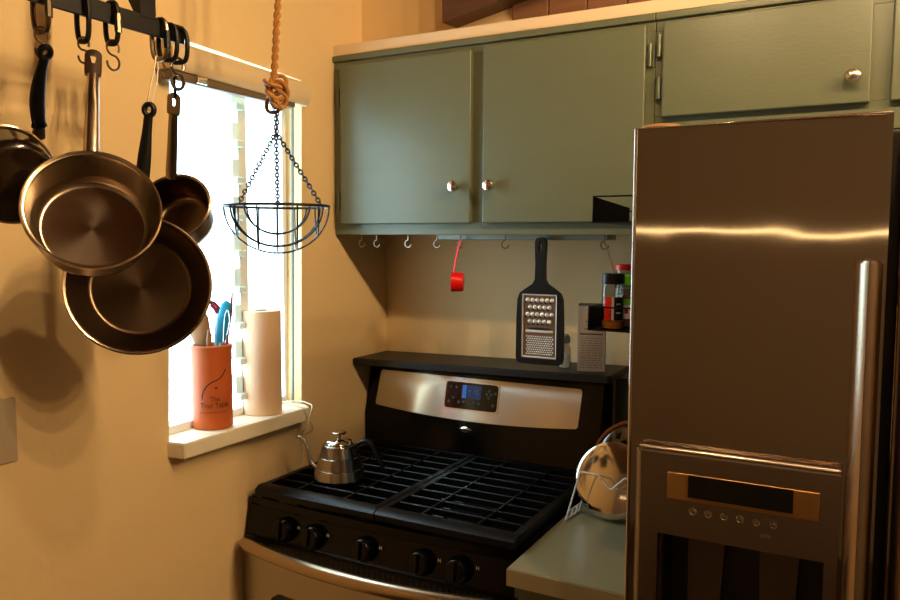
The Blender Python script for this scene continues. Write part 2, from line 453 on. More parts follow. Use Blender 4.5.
# burners
for (x, y, r) in [(.20, -.50, .045), (.20, -.23, .038), (.57, -.50, .048), (.57, -.23, .038)]:
    bm = B(); lathe(bm, [(0, .912), (r + .018, .912), (r + .014, .916), (r, .918), (r, .925), (r * .9, .928), (0, .928)], 28, (x, y, 0)); obj('burner', bm, M['grate'], st)
# grates: two cast iron halves
def grate(x0, x1, y0, y1):
    bm = B(); z0, z1 = .926, .941
    # front bar is broad and slopes
    prism(bm, [(y0, .918), (y0 - .002, .934), (y0 + .012, .943), (y0 + .034, .943), (y0 + .034, .930), (y0 + .010, .918)], lambda y, z: (x0, y, z), lambda y, z: (x1, y, z))
    prism(bm, [(y1 - .018, .918), (y1 - .018, .942), (y1, .942), (y1, .918)], lambda y, z: (x0, y, z), lambda y, z: (x1, y, z))
    for x in (x0, x1 - .016):
        prism(bm, [(y0 + .02, .918), (y0 + .02, .942), (y1 - .01, .942), (y1 - .01, .918)], lambda y, z: (x, y, z), lambda y, z: (x + .016, y, z))
    ny = 9
    for i in range(1, ny):
        y = y0 + .03 + (y1 - y0 - .04) * i / ny
        bx(bm, x0 + .01, x1 - .01, y - .003, y + .003, z0, .942, .0015, 1)
    for fx in (.30, .70):
        x = x0 + (x1 - x0) * fx
        bx(bm, x - .0035, x + .0035, y0 + .02, y1 - .01, z0, .943, .0015, 1)
    for x in (x0 + .008, x1 - .008):
        for y in (y0 + .06, y1 - .06): bx(bm, x - .006, x + .006, y - .006, y + .006, .9135, .92)
    obj('grate', bm, M['grate'], st)
grate(.035, .392, -.655, -.135); grate(.396, .745, -.655, -.135)

# shelf over the stove
bm = B(); prism(bm, [(0.001, -.001), (.803, -.001), (.803, -.178), (.798, -.19), (.001, -.19)], lambda x, y: (x, y, 1.182 + .019 * x), lambda x, y: (x, y, 1.202 + .019 * x))
bmesh.ops.bevel(bm, geom=list(bm.edges), offset=.003, segments=2, affect='EDGES')
t = obj('shelf', bm, M['shelf'], origin=(.42, -.095, 1.185)); tag(t, 'long black shelf board above the back panel of the gas range', 'shelf')

# ================================================================== COUNTER + BASE CABINET
t = thing('countertop', 'grey green countertop between the stove and the refrigerator', 'countertop', (.89, -.37, .877))
bm = B(); bx(bm, .764, 1.013, -.734, -.0015, .880, .915, .002); ct = obj('top', bm, M['counter'], t)
bm = B(); bx(bm, .764, 1.013, -.7365, -.7345, .880, .9135); obj('edge_band', bm, M['counteredge'], t)
t = thing('base_cabinet', 'narrow green base cabinet under the grey green countertop', 'cabinet', (.89, -.35, 0))
bm = B(); bx(bm, .766, 1.011, -.68, -.001, .09, .8795); bx(bm, .770, 1.007, -.64, -.001, .0, .09); obj('carcass', bm, M['cabinet'], t)
bm = B(); bx(bm, .766, 1.011, -.70, -.6805, .84, .879, .002); obj('face_frame', bm, M['cabinet'], t)
bm = B(); bx(bm, .776, 1.003, -.70, -.6805, .10, .835, .004); d = obj('door', bm, M['cabinet'], t)
bm = B(); lathe(bm, [(0, 0), (.006, 0), (.006, .012), (.014, .018), (.014, .024), (0, .03)], 20, (.97, -.7005, .77), axm((0, -1, 0))); obj('knob', bm, M['nickel'], d)

# ================================================================== REFRIGERATOR
fr = thing('refrigerator', 'large brushed steel side by side refrigerator with door dispenser', 'refrigerator', (1.4, -.42, 0))
FY = -.83
bm = B(); bx(bm, 1.022, 1.83, -.752, -.02, .02, 1.728, .004); obj('body', bm, mat('fridge_side', '#3A3632', .4, .3), fr)
bm = B(); hole_plate(bm, 1.0265, 1.3915, .06, 1.743, 1.086, 1.330, .72, 1.085, FY, -.76, lambda u, v, w_: (u, w_, v))
fd = obj('freezer_door', bm, M['steelfr'], fr)
bm = B(); tube(bm, [(1.0285, FY + .0005, .06), (1.0285, FY + .0005, 1.742), (1.3895, FY + .0005, 1.742)], .0032, 14); obj('edge_trim', bm, M['chrome'], fd)
bm = B(); bx(bm, 1.4045, 1.83, FY, -.76, .06, 1.743, .006, 3); rd = obj('fridge_door', bm, M['steelfr'], fr)
def fhandle(x0, x1, parent):
    bm = B(); n = 10
    prof = [(x0, -.846), (x0 + .002, -.872), (x0 + .008, -.884), ((x0 + x1) / 2, -.892), (x1 - .008, -.888), (x1 - .001, -.876), (x1, -.858), (x1 - .004, -.846)]
    prism(bm, prof, lambda x, y: (x, y, .62), lambda x, y: (x, y, 1.535))
    bmesh.ops.bevel(bm, geom=[e for e in bm.edges if all(v.co.z > 1.5 for v in e.verts)], offset=.003, segments=2, affect='EDGES')
    for z in (.66, 1.49): bx(bm, x0 + .008, x1 - .008, -.848, FY - .0002, z - .02, z + .02)
    obj('handle', bm, M['steelh'], parent)
fhandle(1.351, 1.387, fd); fhandle(1.412, 1.448, rd)
# dispenser
bm = B(); q = .011
hole_plate(bm, 1.044 + q, 1.346, .68, 1.231 - q, 1.084, 1.328, .74, 1.088, -.853, FY - .0005, lambda u, v, w_: (u, w_, v))
arc = [(q - q * math.cos(k * PI / 16), q * math.sin(k * PI / 16)) for k in range(9)]     # (back from the front, outwards)
top = [(-.853 + a, 1.231 - q + o_) for a, o_ in arc] + [(FY - .0005, 1.231 - q)]
prism(bm, top, lambda y, z: (1.044 + q * .6, y, z), lambda y, z: (1.346, y, z))
sid = [(1.044 + q - o_, -.853 + a) for a, o_ in arc] + [(1.044 + q, FY - .0005)]
prism(bm, sid, lambda x, y: (x, y, .68), lambda x, y: (x, y, 1.231 - q * .6))
ds = obj('dispenser', bm, M['steeldk'], fd)
bm = B(); bx(bm, 1.098, 1.3195, -.856, -.8535, 1.149, 1.192, .001, 1); obj('bezel', bm, M['bezel'], ds)
bm = B(); bx(bm, 1.131, 1.284, -.8572, -.8562, 1.1555, 1.1915); obj('screen', bm, M['dim'], ds)
for i in range(6):
    x = 1.139 + i * .0238
    bm = B(); lathe(bm, [(.0036, 0), (.006, 0), (.006, .002), (.0048, .0035), (.0036, .002), (.0036, 0)], 18, (x, -.8533, 1.133), axm((0, -1, 0)))
    lathe(bm, [(0, .0005), (.0034, .0005), (.003, .0018), (0, .0022)], 14, (x, -.8533, 1.133), axm((0, -1, 0)))
    obj('button', bm, M['chrome'], ds)
b = text_mesh('LOCK', .006); place(b, lambda u, v, k: (1.247 + u, -.8533 - k, 1.111 + v)); obj('marking', b, mat('dim_marking', '#7A6A58', .5), ds)
bm = B()   # recess: back, sides, floor
bx(bm, 1.087, 1.329, -.772, -.765, .722, 1.084); bx(bm, 1.0865, 1.0895, -.829, -.772, .722, 1.084); bx(bm, 1.3265, 1.3295, -.829, -.772, .722, 1.084)
obj('recess', bm, mat('dispenser_recess', '#1C1712', .4), ds)
for x in (1.15, 1.262):
    bm = B(); prism(bm, [(x - .03, 1.082), (x + .03, 1.082), (x + .024, .93), (x + .014, .90), (x - .014, .90), (x - .024, .93)], lambda u, z: (u, -.775 - (1.082 - z) * .10, z), lambda u, z: (u, -.785 - (1.082 - z) * .15, z))
    obj('paddle', bm, mat('paddle_plastic', '#4A3B2E', .35), ds)
bm = B(); bx(bm, 1.092, 1.325, -.84, -.775, .72, .745, .004); obj('drip_tray', bm, mat('drip_tray_grey', '#4A3B2E', .35), ds)
bm = B()
lathe(bm, [(0, 0), (.034, 0), (.036, .004), (.030, .009), (0, .010)], 28, (1.056, -.775, 1.7435)); obj('hinge_cover', bm, mat('tan_hinge_cover', '#8A6848', .4), fr)

# ================================================================== SPICE RACKS ON THE FRIDGE SIDE
def rack(name, label, z0, h, y0, y1, drop):
    t = thing(name, label, 'rack', (.97, (y0 + y1) / 2, z0))
    bm = B()
    prism(bm, [(y0, z0), (y0, z0 + h), (y1, z0 + h - drop), (y1, z0)], lambda y, z: (.918, y, z), lambda y, z: (.9205, y, z))
    obj('side_panel', bm, M['iron'], t)
    bm = B(); bx(bm, .9205, 1.0205, y0, y1, z0, z0 + .002); obj('tray', bm, M['iron'], t)
    bm = B(); bx(bm, 1.0185, 1.0215, y0, y1, z0 + .002, z0 + h + .03); obj('mounting_plate', bm, M['iron'], t)
    bm = B()
    tube(bm, [(.919, y0, z0), (.919, y0, z0 + h), (1.018, y0, z0 + h)], .0016, 6)
    obj('rail', bm, M['iron'], t)
    bm = B(); tube(bm, [(.919, y1, z0 + h * .6), (1.018, y1, z0 + h * .6)], .0016, 6)
    obj('rail', bm, M['iron'], t)
    return t
rack('spice_rack', 'empty black metal rack in front of the green cabinet door beside the refrigerator', 1.594, .048, -.71, -.47, .012)
rack('spice_rack', 'black metal rack holding spice bottles beside the refrigerator', 1.396, .044, -.725, -.45, 0)

def bottle(name, label, x, y, z, r, h, capmat, caph, lower, labels):
    t = thing(name, label, 'bottle', (x, y, z), group='spice bottles in the black rack')
    hb = h - caph
    bm = B(); lathe(bm, [(0, .001), (r * .93, .001), (r, .006), (r, hb - .008), (r * .9, hb), (r * .9, hb + .002)], 28, (x, y, z)); obj('jar', bm, M['jar'], t)
    bm = B(); lathe(bm, [(0, .0025), (r * .9, .0025), (r * .94, .007), (r * .94, lower[1]), (0, lower[1])], 24, (x, y, z)); obj('contents', bm, lower[0], t)
    bm = B(); lathe(bm, [(0, hb + .0025), (r * .98, hb + .0025), (r, hb + .005), (r, h - .003), (r * .93, h), (0, h)], 28, (x, y, z)); obj('cap', bm, capmat, t)
    for (m, a0, a1, z0, z1) in labels:
        bm = B(); n = 10; rr = r + .0004
        P = [[bm.verts.new((x + rr * math.cos(math.radians(a0 + (a1 - a0) * i / n)), y + rr * math.sin(math.radians(a0 + (a1 - a0) * i / n)), z + zz)) for i in range(n + 1)] for zz in (z0, z1)]
        for i in range(n): bm.faces.new((P[0][i], P[0][i + 1], P[1][i + 1], P[1][i]))
        obj('label', bm, m, t, label='printed paper label')
    return t
bottle('spice_bottle', 'spice bottle with a black cap and red and black label', .957, -.700, 1.3985, .0205, .103, M['plastic'], .022, (M['amber'], .016),
       [(M['red'], -122, -80, .018, .060), (M['white'], -80, -68, .018, .060), (M['plastic'], -68, -15, .018, .060), (M['mark'], -58, -30, .046, .049), (M['mark'], -58, -30, .030, .033)])
bottle('spice_bottle', 'spice bottle with a lime green cap beside the refrigerator', .975, -.660, 1.3985, .0205, .099, M['green'], .020, (M['wood'], .060),
       [(M['white'], -150, 20, .018, .052), (M['green'], -110, -40, .044, .055), (M['maroon'], -95, -75, .028, .036)])
bottle('spice_bottle', 'taller spice bottle with a red cap behind the black capped bottle', .955, -.600, 1.3985, .024, .117, M['red'], .014, (M['salt'], .07), [])
tube_ = B(); tube(tube_, [(.797, -.24, 1.556), (.81, -.262, 1.54), (.835, -.315, 1.515), (.868, -.38, 1.472), (.872, -.39, 1.44), (.871, -.388, 1.41)], .0022, 8)
t = obj('hanging_skewer', tube_, mat('tan_wire', '#6B5636', .5), origin=(.797, -.24, 1.556)); tag(t, 'thin brown skewer slanting from the last hook under the cabinet', 'skewer')

# ================================================================== THINGS UNDER THE CABINET
gx, gy, gz = .632, -.243, 1.560
g = thing('grater', 'flat black framed steel grater hanging by its handle from a cabinet hook', 'grater', (gx, gy, gz))
def gm(u, v, w_): return (gx + u * .965 - .001 * v / .318, gy + w_, gz - v)
half = [(.010, -.006), (.0145, .002), (.0145, .020), (.0125, .06), (.0135, .098), (.020, .110), (.042, .124), (.056, .134), (.0625, .150), (.0650, .20), (.0655, .302), (.062, .314), (.055, .3175)]
out = [(u, v) for u, v in half] + [(-u, v) for u, v in reversed(half)]
hol = [(.005 * math.cos(a), .013 + .010 * math.sin(a)) for a in [2 * PI * i / 16 for i in range(16)]]
bm = B()
# frame: handle and surround around an open window for the plate
def strip(bm, pts_o, pts_i, closed=True):
    n = len(pts_o); W = (-.010, .008)
    L = [[bm.verts.new(gm(u, v, w_)) for u, v in p] for p in (pts_o, pts_i) for w_ in W]
    for i in range(n if closed else n - 1):
        j = (i + 1) % n
        bm.faces.new((L[0][i], L[0][j], L[2][j], L[2][i])); bm.faces.new((L[1][i], L[3][i], L[3][j], L[1][j]))
        bm.faces.new((L[0][i], L[1][i], L[1][j], L[0][j])); bm.faces.new((L[2][i], L[2][j], L[3][j], L[3][i]))
# lower frame
lo = [(.0135, .098), (.020, .110), (.042, .124), (.056, .134), (.0625, .150), (.0650, .20), (.0655, .302), (.062, .314), (.055, .3175)]
lo = lo + [(-u, v) for u, v in reversed(lo)]
def inner(u, v):
    return (max(-.0495, min(.0495, u * .80)), max(.136, min(.302, v)))
li = []
for u, v in lo:
    li.append((max(-.0495, min(.0495, u * (1. if v > .13 else 1.5))), max(.136, min(.302, v))))
strip(bm, lo, li)
# handle with hanging hole
ho = [(.0135, .0985), (.0125, .06), (.0145, .020), (.0145, .002), (.010, -.006), (0, -.009)]
ho = ho + [(-u, v) for u, v in reversed(ho[:-1])]
hi = [(.004, .07), (.0045, .04), (.005, .022), (.005, .010), (.003, .003), (0, .001)]
hi = hi + [(-u, v) for u, v in reversed(hi[:-1])]
hi = [(u * .9, min(v, .026)) for u, v in hi]
hi[0] = (.0036, .027); hi[1] = (.004, .0265); hi[-1] = (-.0036, .027); hi[-2] = (-.004, .0265)
strip(bm, ho, hi)
obj('frame', bm, M['plastic'], g, smooth=50)
bm = B()
prism(bm, rrect(-.0495, .0495, .136, .302, .006), lambda u, v: gm(u, v, -.004), lambda u, v: gm(u, v, -.001))
setmat(bm, 0, 2)
for u0, u1, v0, v1 in ((-.0495, -.0445, .136, .302), (.0445, .0495, .136, .302), (-.0495, .0495, .297, .302), (-.0495, .0495, .136, .140)):
    bx(bm, gx + u0, gx + u1, gy - .009, gy - .004, gz - v1, gz - v0, .001, 1)
HOLES = []
for r_ in range(4):
    k = 6 if r_ % 2 == 0 else 5
    for i in range(k):
        u = -.035 + (i + (0 if k == 6 else .5)) * .0138; v = .152 + r_ * .0185
        c = V(gm(u, v, -.004))
        lathe(bm, [(0, .0052), (.0030, .0044), (.0052, .0024), (.0060, 0)], 12, c, axm((0, -1, 0)))
        HOLES.append((u - .003, v + .0062, .0048, .0030))
HOLES.append((0, .226, .034, .0035))
bx(bm, gx - .038, gx + .038, gy - .0095, gy - .0055, gz - .236, gz - .229, .0015, 1)
for r_ in range(9):
    for i in range(12):
        u = -.036 + i * .0064 + (.0032 if r_ % 2 else 0); v = .2465 + r_ * .0056
        lathe(bm, [(0, .0018), (.0017, .0010), (.0024, 0)], 6, V(gm(u, v, -.004)), axm((0, -1, 0)))
        HOLES.append((u, v + .0030, .0020, .0010))
n0 = len(bm.faces)
for u, v, a, b_ in HOLES:
    bm.faces.new([bm.verts.new(gm(u + a * math.cos(2 * PI * i / 10), v + b_ * math.sin(2 * PI * i / 10), -.0043)) for i in range(10)])
setmat(bm, n0, 1)  # no openings cut: flat near-black faces stand in for the dark holes
obj('grating_plate', bm, [mat('grater_glint_steel', '#F4F0E8', .32, .55), M['hole_dark'], mat('grater_plate_steel', '#8E8478', .3, 1.)], g, smooth=50)  # teeth and edges paler than the plate: glints put into the colour

# red measuring cup
t = thing('measuring_cup', 'small red plastic measuring cup hanging from a hook under the cabinet', 'cup', (.397, -.243, 1.56))
bm = B(); Q = axm((-.93, -.36, .02)); c0 = V((.3905, -.243, 1.4475))
lathe(bm, [(0, -.016), (.0235, -.016), (.0245, -.013), (.0275, .016), (.0250, .016), (.0222, -.012), (0, -.013)], 30, c0, Q); obj('bowl', bm, M['red'], t)
bm = B(); tube(bm, [(.379, -.2475, 1.468), (.383, -.246, 1.50), (.390, -.2445, 1.535), (.3965, -.243, 1.553), (.397, -.243, 1.562)], [.005, .0045, .0045, .005, .005], 8, flat=.4, ref=(-.5, -.86, 0)); obj('hanging_handle', bm, M['red'], t)

# things on the shelf
SZ = 1.2155
t = thing('carton', 'narrow grey printed carton standing on the black shelf', 'carton', (.728, -.115, SZ))
t.rotation_euler = (0, 0, math.radians(15)); bpy.context.view_layer.update()
bm = B(); bx(bm, -.036, .036, -.024, .024, 0, .174, .001, 1); obj('box', bm, M['carton'], t, world=False)
bm = B(); bx(bm, -.0355, .0355, -.0235, .0235, .1742, .178, .001, 1); obj('lid_flap', bm, mat('carton_top', '#4B4744', .7), t, world=False)
bm = B(); n0 = 0
bx(bm, -.030, .030, -.0246, -.0241, .098, .1015); setmat(bm, 0, 1); n1 = len(bm.faces)
rr = random.Random(3)
for i in range(13):
    z = .088 - i * .0065; u = -.028
    while u < .026:
        l = rr.uniform(.006, .016); bx(bm, u, min(u + l, .029), -.0245, -.0241, z, z + .0016); u += l + .003
for i in range(3): bx(bm, -.02 + i * .004, .022 - i * .008, -.0245, -.0241, .112 + i * .02, .1145 + i * .02)
obj('printing', bm, [M['print_'], M['printp']], t, world=False)
t = thing('salt_shaker', 'small glass salt shaker with grey cap behind the grater', 'shaker', (.649, -.105, SZ - .0010))
bm = B(); lathe(bm, [(0, 0), (.016, 0), (.0175, .004), (.0165, .05), (.012, .066), (.0125, .070)], 24, (.649, -.105, SZ - .0010)); obj('jar', bm, M['jar'], t)
bm = B(); lathe(bm, [(0, .002), (.0145, .002), (.0150, .04), (0, .041)], 20, (.649, -.105, SZ - .0010)); obj('salt', bm, M['salt'], t)
bm = B(); lathe(bm, [(0, .068), (.0145, .068), (.0145, .083), (.010, .091), (0, .093)], 24, (.649, -.105, SZ - .0010)); obj('cap', bm, mat('shaker_cap', '#555A5A', .35, .6), t)

# ================================================================== KETTLE
KX, KY, KZ = .186, -.507, .9435
t = thing('kettle', 'small stepped steel gooseneck kettle on the stove grate', 'kettle', (KX, KY, KZ))
bm = B()
lathe(bm, [(0, 0), (.060, 0), (.0655, .003), (.0668, .008), (.0625, .029), (.0615, .0315), (.0585, .0325), (.0582, .0345), (.0545, .059), (.0535, .0615), (.0505, .0625), (.0500, .0645), (.0430, .088), (.0405, .0915), (.0385, .0925), (0, .0925)], 48, (KX, KY, KZ)); obj('body', bm, mat('kettle_steel', '#A9A298', .2, 1., aniso=(.6, .25)), t, origin=(KX, KY, KZ), smooth=25)
bm = B(); lathe(bm, [(0, .093), (.0365, .093), (.0370, .095), (.034, .100), (.028, .104), (.012, .1065), (0, .107)], 40, (KX, KY, KZ)); l = obj('lid', bm, M['chrome'], t)
bm = B(); lathe(bm, [(0, .1055), (.0045, .1055), (.0045, .117), (.016, .1185), (.0185, .1205), (.0185, .123), (.016, .125), (0, .126)], 30, (KX, KY, KZ)); obj('lid_knob', bm, M['chrome'], l)
sd = V((-.97, -.24, 0)).normalized(); k0 = V((KX, KY, KZ))
sp = [(.050, .022), (.070, .028), (.082, .042), (.088, .062), (.092, .082), (.100, .097), (.112, .102), (.118, .101)]
bm = B(); 
def smooth_pts(p, n=5):
    q = [V(x) for x in p]; r = []
    for i in range(len(q) - 1):
        a, b, c, d = q[max(i - 1, 0)], q[i], q[i + 1], q[min(i + 2, len(q) - 1)]
        for k in range(n):
            s_ = k / n; r.append(.5 * ((2 * b) + (c - a) * s_ + (2 * a - 5 * b + 4 * c - d) * s_ ** 2 + (3 * b - a - 3 * c + d) * s_ ** 3))
    r.append(q[-1]); return r
P = smooth_pts([k0 + sd * a + V((0, 0, z)) for a, z in sp]); n = len(P)
tube(bm, P, [.0075 - .004 * i / (n - 1) for i in range(n)], 12); obj('spout', bm, M['steel'], t)
hd = -sd
P = smooth_pts([k0 + hd * a + V((0, 0, z)) for a, z in [(.040, .082), (.056, .098), (.072, .105), (.088, .096), (.104, .070), (.118, .040), (.122, .030)]]); n = len(P)
bm = B(); tube(bm, P, [.006 + .003 * math.sin(PI * i / (n - 1)) for i in range(n)], 10, flat=.7); obj('handle', bm, M['plastic'], t)

# ================================================================== LID RACK AND LIDS ON THE COUNTER
t = thing('lid_rack', 'white wire rack standing on the grey green countertop', 'rack', (.88, -.37, .916))
def W(x, y, z): return (x, y, .9175 + z)
bm = B()
for dy, dx in ((0, 0), (.075, .006)):
    z0 = .113
    tube(bm, smooth_pts([W(.778 + dx, -.437 + dy, .001), W(.793 + dx, -.431 + dy, .060), W(.806 + dx, -.425 + dy, z0)], 4) +
         [W(.812 + dx, -.424 + dy, z0 + .003), W(.850 + dx, -.424 + dy, z0), W(.874 + dx, -.424 + dy, z0 - .027), W(.881 + dx, -.424 + dy, z0 - .027), W(.910 + dx, -.424 + dy, z0 + .002), W(.96 + dx, -.424 + dy, z0), W(.968 + dx, -.424 + dy, z0 - .004), W(.992 + dx, -.430 + dy, .001)], .0021, 6)
obj('wire_frame', bm, M['whitewire'], t)
for a, b in ((W(.778, -.437, .001), W(.784, -.361, .001)), (W(.7845, -.435, .022), W(.7905, -.361, .022)), (W(.781, -.41, .0005), W(.787, -.41, .022)), (W(.783, -.385, .0005), W(.789, -.385, .022)), (W(.992, -.430, .001), W(.996, -.355, .001))):
    bm = B(); tube(bm, [a, b], .0018, 6); obj('crossbar', bm, M['whitewire'], t)
ad = V((-.02, -.94, .32)).normalized()
Fm = Matrix.Translation(V((.866, -.372, 1.0075))) @ axm(ad).to_4x4()
t = thing('pot_lid', 'shiny domed steel pot lid standing upright in the white wire rack', 'lid', frame=Fm)
bm = B(); lathe(bm, [(0, .009), (.030, .0085), (.055, .0068), (.075, .0040), (.086, .0015), (.0885, -.001), (.0885, -.003), (.085, -.0025), (.074, .0020), (.054, .0048), (.03, .0065), (0, .0070)], 56); obj('dome', bm, M['chrome'], t, world=False)
Fm = Matrix.Translation(V((.902, -.305, 1.028))) @ axm(V((-.05, -.97, .20))).to_4x4()
t = thing('pot_lid', 'glass pot lid with a bronze rim behind the shiny steel lid', 'lid', frame=Fm)
bm = B(); lathe(bm, [(.0985, -.004), (.106, -.004), (.109, -.001), (.108, .003), (.103, .004), (.0985, .002), (.0985, -.004)], 56); obj('rim', bm, mat('bronze_rim', '#8A5A38', .25, .9), t, world=False)
bm = B(); lathe(bm, [(0, .016), (.04, .014), (.08, .007), (.0985, 0)], 40); obj('glass', bm, glass('smoky_glass', '#7A7870', .1), t, world=False)

# ================================================================== WINDOW SILL THINGS
SL = 1.1065
cx, cy, cr = -.022, -.737, .0475
t = thing('utensil_canister', 'terracotta canister with dark printed swoosh on the window sill', 'canister', (cx, cy, SL))
bm = B(); lathe(bm, [(0, 0), (cr - .003, 0), (cr, .003), (cr, .188), (cr + .001, .190), (cr + .001, .199), (cr - .001, .201), (cr - .006, .201), (cr - .006, .008), (0, .008)], 48, (cx, cy, SL)); obj('body', bm, M['terracotta'], t)
A0 = math.atan2(-2.088 - cy, 1.369 - cx)
def wrap(u, v, k): a = A0 + u / cr; return (cx + (cr + .0004 + k) * math.cos(a), cy + (cr + .0004 + k) * math.sin(a), SL + v)
bm = B(); S = [(-.024, .075), (-.0235, .084), (-.019, .097), (-.010, .109), (.002, .117), (.014, .122), (.024, .130), (.031, .140), (.034, .146)]
S = smooth_pts([(a, b, 0) for a, b in S], 4)
for p, q in zip(S, S[1:]):
    d = (q - p).normalized(); nrm = V((-d.y, d.x, 0)) * .0016
    bm.faces.new([bm.verts.new(wrap(x.x, x.y, 0)) for x in (p - nrm, q - nrm, q + nrm, p + nrm)])
n_ = 14; bm.faces.new([bm.verts.new(wrap(.009 + .0035 * math.cos(2 * PI * i / n_), .102 + .0022 * math.sin(2 * PI * i / n_), 0)) for i in range(n_)])
obj('swoosh', bm, M['ink'], t, smooth=0)
bm = B()
for s_, sz, u0, v0 in (('The', .016, .006, .070), ('Trail Table', .0175, .006, .054)):
    b = text_mesh(s_, sz, .0002); merge(bm, place(b, lambda u, v, k: wrap(u0 + u * .92, v0 + v, k)))
for i in range(11): 
    u = -.031 + i * .006
    bm.faces.new([bm.verts.new(wrap(a, b, .0002)) for a, b in ((u, .042), (u + .0045, .042), (u + .0045, .0435), (u, .0435))])
obj('lettering', bm, M['ink'], t, smooth=0)

# utensils standing in the canister
def utensil(name, label, cat, parts, base):
    t = thing(name, label, cat, base)
    for nm, bm, m in parts: obj(nm, bm, m, t)
    return t
R_ = V((.879, .477, 0)); cb = V((cx, cy, SL)); top = cb + V((0, 0, .2))
def up(u, v, w_=0): return cb + R_ * u + V((.477, -.879, 0)) * w_ + V((0, 0, v))
bm = B(); tube(bm, [up(.004, .012, .006), up(-.014, .15, .01), up(-.018, .19, .01)], .005, 8)
b2 = B(); tube(b2, [up(-.018, .188, .010), up(-.020, .205, .010), up(-.024, .235, .010), up(-.027, .265, .010), up(-.029, .290, .010), up(-.029, .299, .010)], [.007, .018, .026, .025, .014, .002], 14, flat=.3, ref=(.477, -.879, 0))
utensil('wooden_spoon', 'pale wooden spoon standing bowl up in the terracotta canister', 'spoon', [('stem', bm, M['wood']), ('bowl', b2, M['wood'])], up(.004, .012, .006))
bm = B(); tube(bm, [up(-.006, .012, -.01), up(.020, .19, -.004), up(.022, .205, -.004)], .005, 8)
b2 = B(); tube(b2, [up(.020, .196, -.004), up(.022, .215, -.004), up(.028, .26, -.004), up(.037, .296, -.004), up(.040, .306, -.004)], [.008, .013, .014, .013, .005], 12, flat=.35, ref=(.477, -.879, 0))
utensil('spatula', 'bright blue silicone spatula in the terracotta canister', 'spatula', [('stem', bm, M['white']), ('blade', b2, M['blue'])], up(-.006, .012, -.01))
bm = B(); tube(bm, [up(.012, .012, -.016), up(.004, .15, -.02), up(.006, .24, -.02)], .0045, 8)
b2 = B(); tube(b2, [up(.014, .275, -.02), up(.008, .288, -.02), up(-.002, .298, -.02)], .010, 12, flat=.7)
b3 = B(); tube(b3, [up(-.002, .298, -.02), up(-.008, .302, -.02), up(-.016, .304, -.02)], [.0105, .011, .008], 12, flat=.7)
b4 = B(); tube(b4, [up(.006, .24, -.02), up(.012, .262, -.02), up(.014, .275, -.02)], .0045, 8)
utensil('basting_brush', 'maroon and silver brush leaning left in the terracotta canister', 'brush', [('stem', bm, M['white']), ('ferrule', b4, M['white']), ('grip', b2, M['maroon']), ('tip', b3, M['chrome'])], up(.012, .012, -.016))
bm = B(); tube(bm, [up(.0, .012, .014), up(.0, .15, .022), up(.002, .215, .024), up(.003, .238, .024)], [.004, .005, .0065, .004], 10)
utensil('wooden_stick', 'short pale wooden handle at the middle of the terracotta canister', 'utensil', [('stem', bm, M['wood'])], up(0, .012, .014))
bm = B(); tube(bm, [up(.022, .012, -.022), up(.030, .195, -.022), up(.042, .28, -.024), up(.0455, .325, -.026)], [.003, .003, .004, .002], 8)
utensil('thermometer_probe', 'thin dark red handle behind the blue spatula', 'utensil', [('stem', bm, M['maroon'])], up(0, .012, 0))
bm = B(); tube(bm, [up(-.012, .012, -.010), up(-.026, .15, -.016), up(-.0285, .207, -.018)], .005, 8)
b2 = B(); tube(b2, [up(-.031, .209, -.018), up(-.022, .214, -.017), up(-.006, .221, -.016)], [.007, .011, .010], 10, flat=.5)
utensil('tongs', 'blue tipped utensil low behind the wooden spoon', 'utensil', [('stem', bm, M['blue']), ('grip', b2, M['blue'])], up(-.012, .012, -.01))
bm = B(); P = smooth_pts([up(.016, .012, .012), up(.030, .19, .008), up(.041, .225, .008), up(.048, .26, .008), up(.044, .285, .008), up(.037, .27, .008), up(.034, .24, .008), up(.0315, .20, .008)])
tube(bm, P, .0012, 6); utensil('wire_whisk', 'thin wire loop whisk right of the blue spatula', 'whisk', [('wires', bm, M['chrome'])], up(.012, .012, 0))

t = thing('paper_towel_roll', 'upright roll of tan paper towels on the window sill', 'paper towels', (-.02, -.562, SL))
bm = B(); lathe(bm, [(.018, 0), (.048, 0), (.0495, .002), (.0495, .268), (.048, .27), (.018, .27), (.018, 0)], 48, (-.02, -.562, SL)); obj('roll', bm, M['paper'], t)
bm = B(); lathe(bm, [(.0155, 0), (.0177, 0), (.0177, .2705), (.0155, .2705), (.0155, 0)], 32, (-.02, -.562, SL)); obj('core', bm, M['core'], t)

bm = B()
P = smooth_pts([(-.05, -.466, 1.113), (-.02, -.462, 1.113), (.02, -.47, 1.112), (.044, -.478, 1.110), (.052, -.474, 1.098), (.053, -.452, 1.060), (.040, -.436, 1.035), (.012, -.432, 1.02), (.006, -.432, .98), (.006, -.434, .93)], 6)
tube(bm, P, .0018, 6)
P = smooth_pts([(-.04, -.45, 1.113), (.0, -.43, 1.113), (.03, -.438, 1.112), (.050, -.446, 1.108), (.054, -.462, 1.085), (.046, -.470, 1.05), (.020, -.452, 1.032), (.008, -.440, 1.02), (.0045, -.438, .985)], 6)
tube(bm, P, .0018, 6)
o = obj('electric_cord', bm, M['cord'], origin=(.03, -.45, 1.11)); tag(o, 'thin cream electric cord looping over the right end of the window sill', 'cord')

# light switch
t = thing('light_switch', 'beige light switch plate on the left wall', 'switch', (0, -1.30, 1.21))
bm = B(); bx(bm, .0005, .006, -1.358, -1.243, 1.153, 1.272, .002); p = obj('plate', bm, M['almond'], t)
for y in (-1.327, -1.275):
    bm = B(); bx(bm, .006, .008, y - .017, y + .009, 1.180, 1.246, .001, 1); obj('rocker', bm, M['almond'], p)

